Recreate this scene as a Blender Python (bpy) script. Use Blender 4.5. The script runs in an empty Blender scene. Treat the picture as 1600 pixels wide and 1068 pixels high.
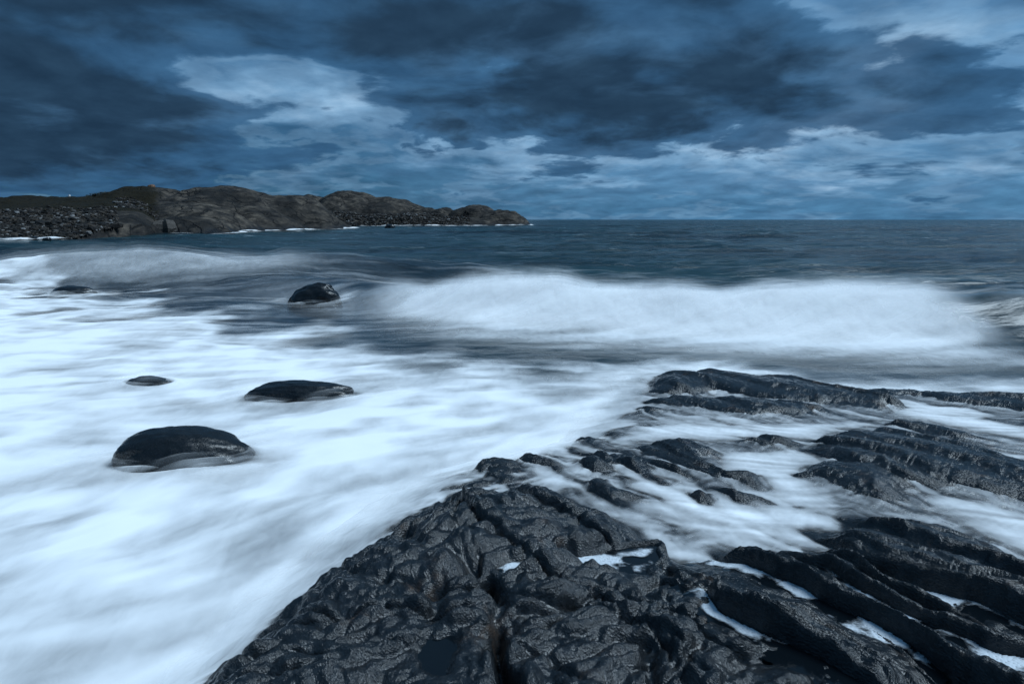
import bpy, math, random
import numpy as np
from mathutils import Vector

S = bpy.context.scene
COL = S.collection
R = math.radians

# ------------------------------------------------------------------ camera
CAM_H = 2.4
PITCH = R(11.05)
LENS = 22.0
cd = bpy.data.cameras.new('camera')
cam = bpy.data.objects.new('camera', cd)
COL.objects.link(cam)
cam.location = (0, 0, CAM_H)
cam.rotation_euler = (R(90) - PITCH, 0, 0)
cd.lens = LENS
cd.sensor_width = 36.0
cd.clip_start = 0.05
cd.clip_end = 60000
S.camera = cam

# ------------------------------------------------------------------ render / exposure
S.render.engine = 'CYCLES'
S.cycles.use_denoising = True
S.cycles.transparent_max_bounces = 40
S.cycles.max_bounces = 6
S.cycles.diffuse_bounces = 3
S.cycles.glossy_bounces = 3
S.cycles.sample_clamp_indirect = 4.0
S.view_settings.view_transform = 'Standard'
S.view_settings.look = 'None'
S.view_settings.exposure = 1.45
S.view_settings.gamma = 1.0
S.view_settings.use_curve_mapping = False

# ------------------------------------------------------------------ sun (veiled by cloud: very soft)
SUN_EL, SUN_AZ = R(56), R(88)          # azimuth measured from +Y towards +X
sd = bpy.data.lights.new('sun', 'SUN')
sd.energy = 1.5
sd.angle = R(28)
sd.color = (0.71, 0.87, 1.0)
sun = bpy.data.objects.new('sun', sd)
COL.objects.link(sun)
sv = Vector((math.cos(SUN_EL) * math.sin(SUN_AZ), math.cos(SUN_EL) * math.cos(SUN_AZ), math.sin(SUN_EL)))
sun.rotation_euler = sv.to_track_quat('Z', 'Y').to_euler()
sun.location = (20, 20, 60)


# ------------------------------------------------------------------ node helper
class NT:
    def __init__(self, tree):
        self.t = tree
        self.n = tree.nodes
        self.l = tree.links

    def node(self, typ, **kw):
        nd = self.n.new(typ)
        for k, v in kw.items():
            setattr(nd, k, v)
        return nd

    def put(self, sock, v):
        if v is None:
            return
        if isinstance(v, bpy.types.NodeSocket):
            self.l.new(v, sock)
        else:
            if sock.type == 'RGBA' and not isinstance(v, (int, float)) and len(v) == 3:
                v = (*v, 1)
            sock.default_value = v

    def m(self, op, a, b=None, c=None, clamp=False):
        nd = self.node('ShaderNodeMath', operation=op, use_clamp=clamp)
        self.put(nd.inputs[0], a)
        self.put(nd.inputs[1], b)
        self.put(nd.inputs[2], c)
        return nd.outputs[0]

    def vm(self, op, a, b=None, scale=None):
        nd = self.node('ShaderNodeVectorMath', operation=op)
        self.put(nd.inputs[0], a)
        self.put(nd.inputs[1], b)
        if scale is not None:
            self.put(nd.inputs['Scale'], scale)
        return nd.outputs['Value'] if op in ('LENGTH', 'DOT_PRODUCT', 'DISTANCE') else nd.outputs[0]

    def noise(self, vec, scale, detail=4, rough=0.5, dist=0.0, lac=2.0, col=False):
        nd = self.node('ShaderNodeTexNoise')
        self.put(nd.inputs['Vector'], vec)
        self.put(nd.inputs['Scale'], scale)
        nd.inputs['Detail'].default_value = detail
        nd.inputs['Roughness'].default_value = rough
        nd.inputs['Lacunarity'].default_value = lac
        nd.inputs['Distortion'].default_value = dist
        return nd.outputs['Color'] if col else nd.outputs['Fac']

    def voro(self, vec, scale, feature='F1', out='Distance', rnd=1.0):
        nd = self.node('ShaderNodeTexVoronoi', feature=feature)
        self.put(nd.inputs['Vector'], vec)
        self.put(nd.inputs['Scale'], scale)
        nd.inputs['Randomness'].default_value = rnd
        return nd.outputs[out]

    def rng(self, v, a, b, c=0.0, d=1.0, smooth=True):
        nd = self.node('ShaderNodeMapRange', interpolation_type='SMOOTHSTEP' if smooth else 'LINEAR')
        self.put(nd.inputs[0], v)
        for i, x in zip((1, 2, 3, 4), (a, b, c, d)):
            self.put(nd.inputs[i], x)
        return nd.outputs[0]

    def mix(self, fac, a, b, blend='MIX'):
        nd = self.node('ShaderNodeMix', data_type='RGBA', blend_type=blend)
        self.put(nd.inputs[0], fac)
        self.put(nd.inputs[6], a)
        self.put(nd.inputs[7], b)
        return nd.outputs[2]

    def ramp(self, fac, stops):
        nd = self.node('ShaderNodeValToRGB')
        cr = nd.color_ramp
        while len(cr.elements) > 1:
            cr.elements.remove(cr.elements[-1])
        cr.elements[0].position = stops[0][0]
        cr.elements[0].color = (*stops[0][1], 1)
        for p, c in stops[1:]:
            e = cr.elements.new(p)
            e.color = (*c, 1)
        self.put(nd.inputs[0], fac)
        return nd.outputs[0]

    def attr(self, name):
        return self.node('ShaderNodeAttribute', attribute_name=name).outputs['Fac']

    def pos(self):
        return self.node('ShaderNodeNewGeometry').outputs['Position']

    def mapv(self, vec, scale=(1, 1, 1), rot=(0, 0, 0), loc=(0, 0, 0)):
        nd = self.node('ShaderNodeMapping')
        self.put(nd.inputs[0], vec)
        nd.inputs['Scale'].default_value = scale
        nd.inputs['Rotation'].default_value = rot
        nd.inputs['Location'].default_value = loc
        return nd.outputs[0]

    def bump(self, h, strength=0.5, dist=0.02, nrm=None):
        nd = self.node('ShaderNodeBump')
        nd.inputs['Strength'].default_value = strength
        nd.inputs['Distance'].default_value = dist
        self.put(nd.inputs['Height'], h)
        self.put(nd.inputs['Normal'], nrm)
        return nd.outputs[0]


def srgb(r, g, b):
    f = lambda c: (c / 255 / 12.92) if c / 255 <= 0.04045 else ((c / 255 + 0.055) / 1.055) ** 2.4
    return (f(r), f(g), f(b))


# ------------------------------------------------------------------ pixel -> world (photograph is 1600 x 1068)
FPX = 1600 * LENS / 36.0
CP, SP = math.cos(PITCH), math.sin(PITCH)


def ray(px, py):
    xc = (px - 800) / FPX
    yc = -(py - 534) / FPX
    return xc, CP + SP * yc, -SP + CP * yc


def at(px, py, z=0.0):
    x, f, u = ray(px, py)
    t = (z - CAM_H) / u
    return x * t, f * t


def at_y(px, py, Y):
    x, f, u = ray(px, py)
    return x / f * Y, Y, CAM_H + u / f * Y


# ------------------------------------------------------------------ world: storm sky
W = bpy.data.worlds.new('World')
S.world = W
W.use_nodes = True
wt = NT(W.node_tree)
wt.n.clear()
wout = wt.node('ShaderNodeOutputWorld')
bg = wt.node('ShaderNodeBackground')
bg.inputs['Strength'].default_value = 0.1
wt.l.new(bg.outputs[0], wout.inputs[0])
sky = wt.node('ShaderNodeTexSky', sky_type='NISHITA')
sky.sun_disc = False
sky.sun_elevation = SUN_EL
sky.sun_rotation = SUN_AZ
sky.altitude = 0
sky.dust_density = 0.5
sky.ozone_density = 3.0
DIR = wt.node('ShaderNodeTexCoord').outputs['Generated']
sx = wt.node('ShaderNodeSeparateXYZ')
wt.l.new(DIR, sx.inputs[0])
az = wt.m('ARCTAN2', sx.outputs[0], sx.outputs[1])
el = wt.m('ARCSINE', sx.outputs[2])
K = 0.366 * 10   # display value -> radiance before exposure, at strength 0.1
# clouds lie on a flat deck: coordinates shrink towards the horizon
zc_ = wt.m('ADD', wt.m('MAXIMUM', sx.outputs[2], 0.0), 0.20)
deck = wt.vm('DIVIDE', DIR, None)
dcmb = wt.node('ShaderNodeCombineXYZ')
wt.l.new(zc_, dcmb.inputs[0]); wt.l.new(zc_, dcmb.inputs[1])
dcmb.inputs[2].default_value = 1e6
wt.l.new(dcmb.outputs[0], deck.node.inputs[1])
deck = wt.vm('MULTIPLY', deck, (1.0, 1.0, 0.0))
wcol = wt.noise(deck, 1.1, 4, 0.5, col=True)
P1 = wt.vm('ADD', deck, wt.vm('SCALE', wt.vm('SUBTRACT', wcol, (0.5, 0.5, 0.5)), scale=0.38))


def ang(px, py):
    x, f, u = ray(px, py)
    return math.atan2(x, f), math.asin(u / math.sqrt(x * x + f * f + u * u))


wa = wt.noise(P1, 2.6, 6, 0.55)
wb = wt.noise(wt.vm('ADD', P1, (5.0, 2.0, 9.0)), 2.6, 6, 0.55)
cmb = wt.node('ShaderNodeCombineXYZ')
wt.l.new(wt.m('MULTIPLY_ADD', wt.m('SUBTRACT', wa, 0.5), 0.22, az), cmb.inputs[0])
wt.l.new(wt.m('MULTIPLY_ADD', wt.m('SUBTRACT', wb, 0.5), 0.09, el), cmb.inputs[1])
AE = cmb.outputs[0]


def banks(lst, start):
    v = start
    for px, py, sxp, syp, w in lst:
        a0, e0 = ang(px, py)
        d = wt.vm('MULTIPLY', wt.vm('SUBTRACT', AE, (a0, e0, 0)), (FPX / sxp, FPX / syp, 0))
        g = wt.m('EXPONENT', wt.m('MULTIPLY', wt.vm('DOT_PRODUCT', d, d), -0.8))
        v = wt.m('MULTIPLY_ADD', g, w, v)
    return v


def layer(below, col, field, a, b, amount=1.0):
    m_ = wt.m('MULTIPLY', wt.rng(field, a, b), amount)
    return wt.mix(m_, below, col)


def nz(off, scale, detail, rough, gain):
    return wt.m('MULTIPLY', wt.m('SUBTRACT', wt.noise(wt.vm('ADD', P1, off), scale, detail, rough), 0.5), gain)


up = wt.rng(el, 0.0, R(16))
side = wt.rng(az, R(-38), R(25))
low = wt.mix(side, (0.016, 0.062, 0.120), (0.085, 0.215, 0.385))
high = wt.mix(side, (0.075, 0.190, 0.330), (0.125, 0.265, 0.430))
skyc = wt.mix(up, low, high)
# blue air of the clear sky above shows through the veil a little
blue = wt.mix(1.0, sky.outputs[0], (0.010, 0.026, 0.036), 'MULTIPLY')
skyc = wt.mix(0.25, skyc, blue)
pale = wt.m('MULTIPLY', wt.m('MULTIPLY', wt.rng(el, R(0.5), R(4.0)), wt.rng(el, R(9.5), R(5.0))), wt.rng(az, R(-20), R(12)))
skyc = wt.mix(wt.m('MULTIPLY', pale, 0.30), skyc, (0.160, 0.300, 0.455))
# soft veils
skyc = layer(skyc, (0.130, 0.240, 0.370), nz((7, 1, 0), 1.6, 8, 0.60, 1.0), -0.06, 0.30, 0.75)
skyc = layer(skyc, (0.030, 0.085, 0.155), nz((2, 8, 0), 1.3, 8, 0.58, 1.0), -0.02, 0.26, 0.75)
# light banks
lite = banks([(420, 112, 110, 30, .28), (300, 150, 120, 30, .18), (560, 160, 170, 30, .26), (350, 180, 120, 34, .16), (690, 180, 50, 26, .28), (770, 225, 130, 28, .26), (1060, 45, 90, 36, .30),
              (1345, 115, 60, 40, .40), (1430, 30, 60, 24, .20), (1500, 40, 170, 60, .24), (1260, 185, 120, 26, .40), (1030, 232, 240, 26, .28), (1420, 215, 220, 30, .22),
              (1290, 282, 70, 10, .42), (930, 287, 70, 10, .40), (1430, 268, 100, 12, .34), (1180, 250, 200, 14, .22), (800, 262, 60, 18, .18), (850, 250, 100, 14, .12)],
             wt.m('ADD', nz((3, 3, 0), 2.2, 8, 0.50, 1.15), nz((6, 3, 0), 6.5, 7, 0.56, 0.45)))
skyc = layer(skyc, (0.200, 0.345, 0.500), lite, 0.10, 0.48, 0.85)
skyc = layer(skyc, (0.44, 0.58, 0.72), lite, 0.38, 0.78, 0.75)
# heavy dark banks
dark = banks([(960, 95, 330, 85, .50), (1200, 140, 180, 60, .40), (720, 60, 260, 70, .34), (900, 185, 130, 36, .34), (500, 15, 300, 50, .30), (1050, 190, 140, 24, .26),
              (60, 60, 200, 150, .50), (60, 205, 300, 58, .50), (0, 130, 160, 90, .22), (684, 205, 34, 20, .42), (1490, 170, 150, 34, .34), (1560, 95, 90, 30, .20), (1150, 20, 120, 40, .12),
              (420, 112, 150, 40, -.22), (450, 210, 220, 50, -.20), (1060, 45, 80, 30, -.26), (1350, 110, 60, 40, -.36), (1470, 45, 150, 50, -.16), (1260, 190, 110, 22, -.22), (1005, 115, 42, 24, -.26),
              (772, 117, 24, 10, -.40)],
             wt.m('ADD', nz((9, 5, 0), 2.0, 8, 0.50, 1.15), nz((1, 7, 0), 7.0, 7, 0.56, 0.42)))
rim = wt.m('MULTIPLY', wt.rng(dark, 0.00, 0.13), wt.rng(dark, 0.26, 0.14))
skyc = layer(skyc, (0.260, 0.400, 0.540), rim, 0.1, 1.0, 0.20)
skyc = layer(skyc, (0.038, 0.104, 0.195), dark, 0.15, 0.29, 0.90)
skyc = layer(skyc, (0.018, 0.040, 0.070), dark, 0.30, 0.72, 0.88)
puff = nz((12, 3, 0), 2.2, 9, 0.54, 1.0)
skyc = layer(skyc, (0.078, 0.175, 0.300), puff, 0.03, 0.26, 0.50)
skyc = layer(skyc, (0.018, 0.044, 0.080), nz((15, 9, 0), 2.0, 9, 0.6, 1.0), 0.04, 0.30, 0.40)
grain = wt.noise(wt.vm('ADD', P1, (4, 4, 1)), 5.0, 7, 0.54)
skyc = wt.mix(1.0, skyc, wt.ramp(grain, [(0.30, (0.76, 0.78, 0.80)), (0.5, (1, 1, 1)), (0.72, (1.32, 1.29, 1.25))]), 'MULTIPLY')
skyc = wt.vm('MULTIPLY', skyc, (0.90, 1.01, 1.10))
wt.l.new(wt.vm('SCALE', skyc, scale=K), bg.inputs['Color'])

# ------------------------------------------------------------------ numpy noise
_rng = np.random.RandomState(7)
_PERM = _rng.permutation(4096).astype(np.int64)
_ANG = _rng.rand(4096) * 2 * np.pi
_GX, _GY = np.cos(_ANG).astype(np.float32), np.sin(_ANG).astype(np.float32)


def pn(x, y, seed=0):
    x = np.asarray(x, np.float64) + seed * 17.37
    y = np.asarray(y, np.float64) - seed * 11.91
    xi, yi = np.floor(x).astype(np.int64), np.floor(y).astype(np.int64)
    fx, fy = (x - xi).astype(np.float32), (y - yi).astype(np.float32)
    u = fx * fx * fx * (fx * (fx * 6 - 15) + 10)
    v = fy * fy * fy * (fy * (fy * 6 - 15) + 10)

    def g(ix, iy, dx, dy):
        h = _PERM[(_PERM[ix & 4095] + iy) & 4095]
        return _GX[h] * dx + _GY[h] * dy
    a = g(xi, yi, fx, fy)
    b = g(xi + 1, yi, fx - 1, fy)
    c = g(xi, yi + 1, fx, fy - 1)
    d = g(xi + 1, yi + 1, fx - 1, fy - 1)
    return 1.5 * ((a + u * (b - a)) * (1 - v) + (c + u * (d - c)) * v)


def fbm(x, y, octs=4, seed=0, gain=0.5):
    s, a, f = 0, 1.0, 1.0
    for i in range(octs):
        s = s + a * pn(x * f, y * f, seed + i * 3)
        a *= gain
        f *= 2.03
    return s


def ridged(x, y, octs=4, seed=0, gain=0.5):
    s, a, f, n = 0, 1.0, 1.0, 0
    for i in range(octs):
        s = s + a * (1 - np.abs(pn(x * f, y * f, seed + i * 5)) * 1.6)
        n += a
        a *= gain
        f *= 2.1
    return s / n


def ss(a, b, x):
    t = np.clip((x - a) / (b - a), 0, 1)
    return t * t * (3 - 2 * t)


def poly_sdf(x, y, pts):
    """positive inside"""
    pts = np.asarray(pts, float)
    dmin = np.full(x.shape, 1e9)
    inside = np.zeros(x.shape, bool)
    n = len(pts)
    for i in range(n):
        x0, y0 = pts[i]
        x1, y1 = pts[(i + 1) % n]
        ex, ey = x1 - x0, y1 - y0
        t = np.clip(((x - x0) * ex + (y - y0) * ey) / (ex * ex + ey * ey + 1e-12), 0, 1)
        dmin = np.minimum(dmin, (x - x0 - t * ex) ** 2 + (y - y0 - t * ey) ** 2)
        c = ((y0 > y) != (y1 > y)) & (x < (x1 - x0) * (y - y0) / (y1 - y0 + 1e-12) + x0)
        inside ^= c
    d = np.sqrt(dmin)
    return np.where(inside, d, -d)


def line_dist(x, y, pts):
    dmin = np.full(x.shape, 1e9)
    for (x0, y0), (x1, y1) in zip(pts[:-1], pts[1:]):
        ex, ey = x1 - x0, y1 - y0
        t = np.clip(((x - x0) * ex + (y - y0) * ey) / (ex * ex + ey * ey + 1e-12), 0, 1)
        dmin = np.minimum(dmin, (x - x0 - t * ex) ** 2 + (y - y0 - t * ey) ** 2)
    return np.sqrt(dmin)


# ------------------------------------------------------------------ mesh helpers
def new_mesh(name, co, faces, mat, attrs=None, smooth=True, parent=None):
    me = bpy.data.meshes.new(name)
    co = np.asarray(co, np.float32)
    faces = np.asarray(faces, np.int32)
    k = faces.shape[1]
    me.vertices.add(len(co))
    me.vertices.foreach_set('co', co.ravel())
    me.loops.add(faces.size)
    me.loops.foreach_set('vertex_index', faces.ravel())
    me.polygons.add(len(faces))
    me.polygons.foreach_set('loop_start', np.arange(0, faces.size, k, dtype=np.int32))
    me.polygons.foreach_set('use_smooth', np.full(len(faces), smooth, bool))
    me.update(calc_edges=True)
    for an, av in (attrs or {}).items():
        at_ = me.attributes.new(an, 'FLOAT', 'POINT')
        at_.data.foreach_set('value', np.asarray(av, np.float32).ravel())
    me.materials.append(mat)
    o = bpy.data.objects.new(name, me)
    COL.objects.link(o)
    if parent:
        o.parent = parent
    return o


def grid_faces(nr, nc):
    i = np.arange(nr * nc).reshape(nr, nc)
    return np.stack([i[:-1, :-1], i[:-1, 1:], i[1:, 1:], i[1:, :-1]], -1).reshape(-1, 4)


def sheet(name, X, Y, Z, mat, attrs=None, keep=None, parent=None):
    """a height field as one mesh; keep = boolean per face"""
    f = grid_faces(*X.shape)
    co = np.stack([X, Y, Z], -1).reshape(-1, 3)
    attrs = {k: np.asarray(v).ravel() for k, v in (attrs or {}).items()}
    if keep is not None:
        f = f[np.asarray(keep).ravel()]
        used = np.zeros(len(co), bool)
        used[f.ravel()] = True
        remap = np.cumsum(used) - 1
        co = co[used]
        f = remap[f]
        attrs = {k: v[used] for k, v in attrs.items()}
    return new_mesh(name, co, f, mat, attrs, True, parent)


def tag(o, label=None, cat=None, group=None, kind=None):
    for k, v in (('label', label), ('category', cat), ('group', group), ('kind', kind)):
        if v:
            o[k] = v
    return o


def empty(name, loc):
    o = bpy.data.objects.new(name, None)
    o.empty_display_size = 0.2
    COL.objects.link(o)
    o.location = loc
    return o


def mat_new(name):
    m = bpy.data.materials.new(name)
    m.use_nodes = True
    t = NT(m.node_tree)
    t.n.clear()
    out = t.node('ShaderNodeOutputMaterial')
    return m, t, out


def principled(t, out, **kw):
    b = t.node('ShaderNodeBsdfPrincipled')
    for k, v in kw.items():
        t.put(b.inputs[k.replace('_', ' ')], v)
    if out:
        t.l.new(b.outputs[0], out.inputs[0])
    return b


# ------------------------------------------------------------------ materials
def mat_wet_rock():
    m, t, out = mat_new('wet_rock')
    p = t.pos()
    pr = t.mapv(p, rot=(0, 0, R(60)))
    pst = t.vm('MULTIPLY', pr, (0.55, 1.0, 1.0))
    n1 = t.noise(pst, 38, 8, 0.66)
    n2 = t.noise(pst, 140, 5, 0.70)
    n3 = t.noise(p, 3.0, 5, 0.6)
    n4 = t.noise(p, 9.0, 6, 0.65)
    v1 = t.voro(pst, 120, 'F1')
    base = t.ramp(n1, [(0.30, (0.003, 0.004, 0.005)), (0.5, (0.009, 0.011, 0.013)), (0.72, (0.026, 0.029, 0.032))])
    br = t.m('MULTIPLY', t.rng(n3, 0.52, 0.70), t.rng(n4, 0.46, 0.66))
    base = t.mix(t.m('MULTIPLY', br, 0.8), base, (0.062, 0.040, 0.027))
    speck = t.rng(t.noise(p, 230, 3, 0.6), 0.64, 0.72)
    base = t.mix(t.m('MULTIPLY', speck, 0.30), base, (0.14, 0.14, 0.14))
    h = t.m('ADD', t.m('MULTIPLY', n1, 0.8), t.m('MULTIPLY', n2, 0.55))
    h = t.m('ADD', h, t.m('MULTIPLY', v1, 0.45))
    pool = t.attr('pool')
    bmp = t.node('ShaderNodeBump')
    bmp.inputs['Distance'].default_value = 0.016
    t.put(bmp.inputs['Strength'], t.m('MULTIPLY_ADD', pool, -0.35, 0.62))
    t.put(bmp.inputs['Height'], h)
    rough = t.rng(n4, 0.35, 0.65, 0.09, 0.24)
    principled(t, out, Base_Color=base, Roughness=rough, Normal=bmp.outputs[0], IOR=1.46)
    return m


def mat_boulder():
    m, t, out = mat_new('wet_boulder')
    p = t.node('ShaderNodeTexCoord').outputs['Object']
    n1 = t.noise(p, 5, 8, 0.62)
    n2 = t.noise(p, 45, 5, 0.65)
    base = t.ramp(n1, [(0.3, (0.003, 0.004, 0.005)), (0.55, (0.007, 0.009, 0.011)), (0.75, (0.018, 0.018, 0.018))])
    cr = t.rng(t.voro(t.vm('ADD', p, t.vm('SCALE', t.noise(p, 3, 3, col=True), scale=0.5)), 2.6, 'DISTANCE_TO_EDGE'), 0.0, 0.03)
    h = t.m('ADD', t.m('ADD', n1, t.m('MULTIPLY', n2, 0.22)), t.m('MULTIPLY', cr, 0.05))
    principled(t, out, Base_Color=base, Roughness=t.rng(n2, 0.3, 0.7, 0.20, 0.38),
               Normal=t.bump(h, 0.30, 0.04), IOR=1.40)
    return m


def mat_sea():
    m, t, out = mat_new('sea_water')
    p = t.pos()
    far = t.rng(t.vm('LENGTH', p), 15, 400)
    q = t.vm('MULTIPLY', p, (0.32, 1.0, 1.0))
    n1 = t.noise(q, 0.9, 7, 0.62, 0.4)
    n2 = t.noise(q, 4.5, 5, 0.6, 0.3)
    n3 = t.noise(q, 0.16, 6, 0.6, 0.3)
    h = t.m('ADD', t.m('MULTIPLY', n1, 0.5), t.m('MULTIPLY', n2, 0.09))
    n5 = t.noise(q, 0.045, 5, 0.6, 0.3)
    h = t.m('ADD', h, t.m('MULTIPLY', n3, 2.2))
    h = t.m('ADD', h, t.m('MULTIPLY', n5, 4.0))
    bn = t.node('ShaderNodeBump')
    t.put(bn.inputs['Strength'], t.m('MULTIPLY_ADD', t.rng(t.vm('LENGTH', p), 17, 45), 0.85, 0.12))
    bn.inputs['Distance'].default_value = 1.25
    t.put(bn.inputs['Height'], h)
    bmp = bn.outputs[0]
    sand = t.attr('sand')
    cap = t.m('MULTIPLY', t.rng(n1, 0.58, 0.70), t.rng(n3, 0.48, 0.64))
    cap = t.m('MULTIPLY', cap, t.attr('caps'))
    base = t.mix(sand, t.mix(t.rng(t.m('ADD', t.m('MULTIPLY', n3, 0.5), t.m('MULTIPLY', n5, 0.5)), 0.38, 0.62), (0.002, 0.008, 0.010), (0.014, 0.042, 0.050)), (0.016, 0.023, 0.032))
    base = t.mix(t.m('MULTIPLY', cap, 0.40), base, (0.55, 0.62, 0.68))
    rough = t.m('MULTIPLY_ADD', cap, 0.4, 0.22)
    principled(t, out, Base_Color=base, Roughness=rough, Normal=bmp, IOR=1.33, Specular_IOR_Level=0.36)
    return m


def mat_foam(name, fine=1.0, col=(0.87, 0.89, 0.91), trans=0.10):
    m, t, out = mat_new(name)
    p = t.pos()
    a = t.attr('dens')
    n = t.noise(t.vm('MULTIPLY', p, (1.0, 0.55, 1.0)), 5.0 * fine, 6, 0.6, 0.6)
    k = t.m('MULTIPLY', t.m('SUBTRACT', n, 0.5), 0.45)
    mid = t.m('MULTIPLY', t.m('MULTIPLY', a, t.m('SUBTRACT', 1.0, a)), 4.0)
    alpha = t.m('ADD', a, t.m('MULTIPLY', k, mid), clamp=True)
    d1 = t.node('ShaderNodeBsdfDiffuse')
    t.put(d1.inputs['Color'], col)
    gn = t.node('ShaderNodeNewGeometry').outputs['Normal']
    t.put(d1.inputs['Normal'], t.vm('NORMALIZE', t.vm('ADD', t.vm('SCALE', gn, scale=0.45), (0.0, 0.0, 0.7))))
    d2 = t.node('ShaderNodeBsdfTranslucent')
    t.put(d2.inputs['Color'], col)
    mx = t.node('ShaderNodeMixShader')
    mx.inputs[0].default_value = trans
    t.l.new(d1.outputs[0], mx.inputs[1])
    t.l.new(d2.outputs[0], mx.inputs[2])
    tr = t.node('ShaderNodeBsdfTransparent')
    fx = t.node('ShaderNodeMixShader')
    t.put(fx.inputs[0], alpha)
    t.l.new(tr.outputs[0], fx.inputs[1])
    t.l.new(mx.outputs[0], fx.inputs[2])
    t.l.new(fx.outputs[0], out.inputs[0])
    return m


def mat_pool():
    m, t, out = mat_new('pool_water')
    p = t.pos()
    n = t.noise(p, 12, 3, 0.5)
    principled(t, out, Base_Color=(0.003, 0.005, 0.007), Roughness=0.10, Normal=t.bump(n, 0.08, 0.02), IOR=1.33)
    return m


def mat_bubbles():
    m, t, out = mat_new('pool_foam')
    p = t.pos()
    a = t.attr('dens')
    v = t.voro(p, 75, 'F1')
    n = t.noise(p, 14, 5, 0.65, 0.5)
    hole = t.rng(v, 0.12, 0.34)
    alpha = t.m('MULTIPLY', t.rng(t.m('ADD', a, t.m('MULTIPLY', t.m('SUBTRACT', n, 0.5), 1.6)), 0.30, 1.0),
                t.m('MULTIPLY_ADD', hole, 0.45, 0.55))
    d1 = t.node('ShaderNodeBsdfDiffuse')
    t.put(d1.inputs['Color'], (0.52, 0.56, 0.60))
    t.put(d1.inputs['Normal'], t.bump(v, 0.4, 0.01))
    tr = t.node('ShaderNodeBsdfTransparent')
    fx = t.node('ShaderNodeMixShader')
    t.put(fx.inputs[0], alpha)
    t.l.new(tr.outputs[0], fx.inputs[1])
    t.l.new(d1.outputs[0], fx.inputs[2])
    t.l.new(fx.outputs[0], out.inputs[0])
    return m


def mat_land():
    m, t, out = mat_new('headland_granite')
    p = t.pos()
    n1 = t.noise(t.vm('MULTIPLY', p, (1, 1, 2.5)), 0.35, 9, 0.66)
    n2 = t.noise(p, 0.08, 6, 0.6, 0.5)
    n3 = t.noise(p, 2.2, 6, 0.7)
    cv = t.vm('ADD', p, t.vm('SCALE', t.noise(p, 0.25, 4, col=True), scale=5.0))
    cr = t.voro(t.vm('MULTIPLY', cv, (0.45, 1.0, 1.5)), 0.16, 'DISTANCE_TO_EDGE')
    crk = t.rng(cr, 0.0, 0.035)
    base = t.ramp(n1, [(0.34, (0.008, 0.008, 0.008)), (0.5, (0.036, 0.031, 0.026)), (0.66, (0.105, 0.087, 0.068))])
    base = t.mix(t.m('MULTIPLY', t.rng(n2, 0.45, 0.62), 0.7), base, (0.008, 0.008, 0.008))
    base = t.mix(t.m('SUBTRACT', 1.0, crk), base, (0.008, 0.008, 0.008))
    grass = t.attr('grass')
    gc = t.ramp(n3, [(0.3, (0.004, 0.004, 0.002)), (0.55, (0.012, 0.0095, 0.004)), (0.75, (0.024, 0.018, 0.007))])
    gm = t.rng(t.m('ADD', grass, t.m('MULTIPLY', t.m('SUBTRACT', n1, 0.5), 0.9)), 0.38, 0.62)
    base = t.mix(gm, base, gc)
    wet = t.attr('wet')
    base = t.mix(t.m('MULTIPLY', wet, 0.9), base, (0.010, 0.011, 0.013))
    h = t.m('ADD', t.m('ADD', n1, t.m('MULTIPLY', n3, 0.25)), t.m('MULTIPLY', crk, 0.35))
    principled(t, out, Base_Color=base, Roughness=t.m('MULTIPLY_ADD', wet, -0.35, 0.75), Normal=t.bump(h, 0.8, 0.7), Specular_IOR_Level=0.12)
    return m


def mat_stone():
    m, t, out = mat_new('beach_stone')
    p = t.node('ShaderNodeTexCoord').outputs['Object']
    rnd = t.node('ShaderNodeObjectInfo').outputs['Random']
    isl = t.node('ShaderNodeNewGeometry').outputs['Random Per Island']
    v = t.m('FRACT', t.m('ADD', rnd, isl))
    n = t.noise(p, 3, 5, 0.65)
    base = t.ramp(v, [(0.0, (0.007, 0.007, 0.007)), (0.5, (0.026, 0.023, 0.020)), (0.8, (0.060, 0.048, 0.038)),
                      (0.92, (0.11, 0.105, 0.10)), (1.0, (0.24, 0.24, 0.24))])
    base = t.mix(1.0, base, t.ramp(n, [(0.3, (0.45, 0.45, 0.45)), (0.7, (1.0, 1.0, 1.0))]), 'MULTIPLY')
    principled(t, out, Base_Color=base, Roughness=0.65, Normal=t.bump(n, 0.5, 0.2), Specular_IOR_Level=0.15)
    return m


def mat_plain(name, c, rough=0.7, var=0.4, scale=3.0):
    m, t, out = mat_new(name)
    p = t.pos()
    n = t.noise(p, scale, 5, 0.6)
    base = t.mix(n, tuple(x * (1 - var) for x in c), tuple(x * (1 + var) for x in c))
    principled(t, out, Base_Color=base, Roughness=rough, Normal=t.bump(n, 0.4, 0.05))
    return m


M_ROCK, M_BOULDER, M_SEA, M_POOL = mat_wet_rock(), mat_boulder(), mat_sea(), mat_pool()
M_FOAM, M_WASH, M_SPRAY = mat_foam('sea_foam'), mat_foam('wash_foam', 1.6), mat_foam('wave_spray', 0.7, trans=0.20)
M_BUB, M_LAND, M_STONE = mat_bubbles(), mat_land(), mat_stone()
M_SHRUB = mat_plain('shrub_leaf', (0.022, 0.024, 0.012))
M_WOOD = mat_plain('weathered_wood', (0.05, 0.045, 0.04))
M_CAIRN = mat_plain('rusty_stone', (0.13, 0.065, 0.03), scale=6)
M_WHITE = mat_plain('white_paint', (0.75, 0.75, 0.75), var=0.1)

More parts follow.
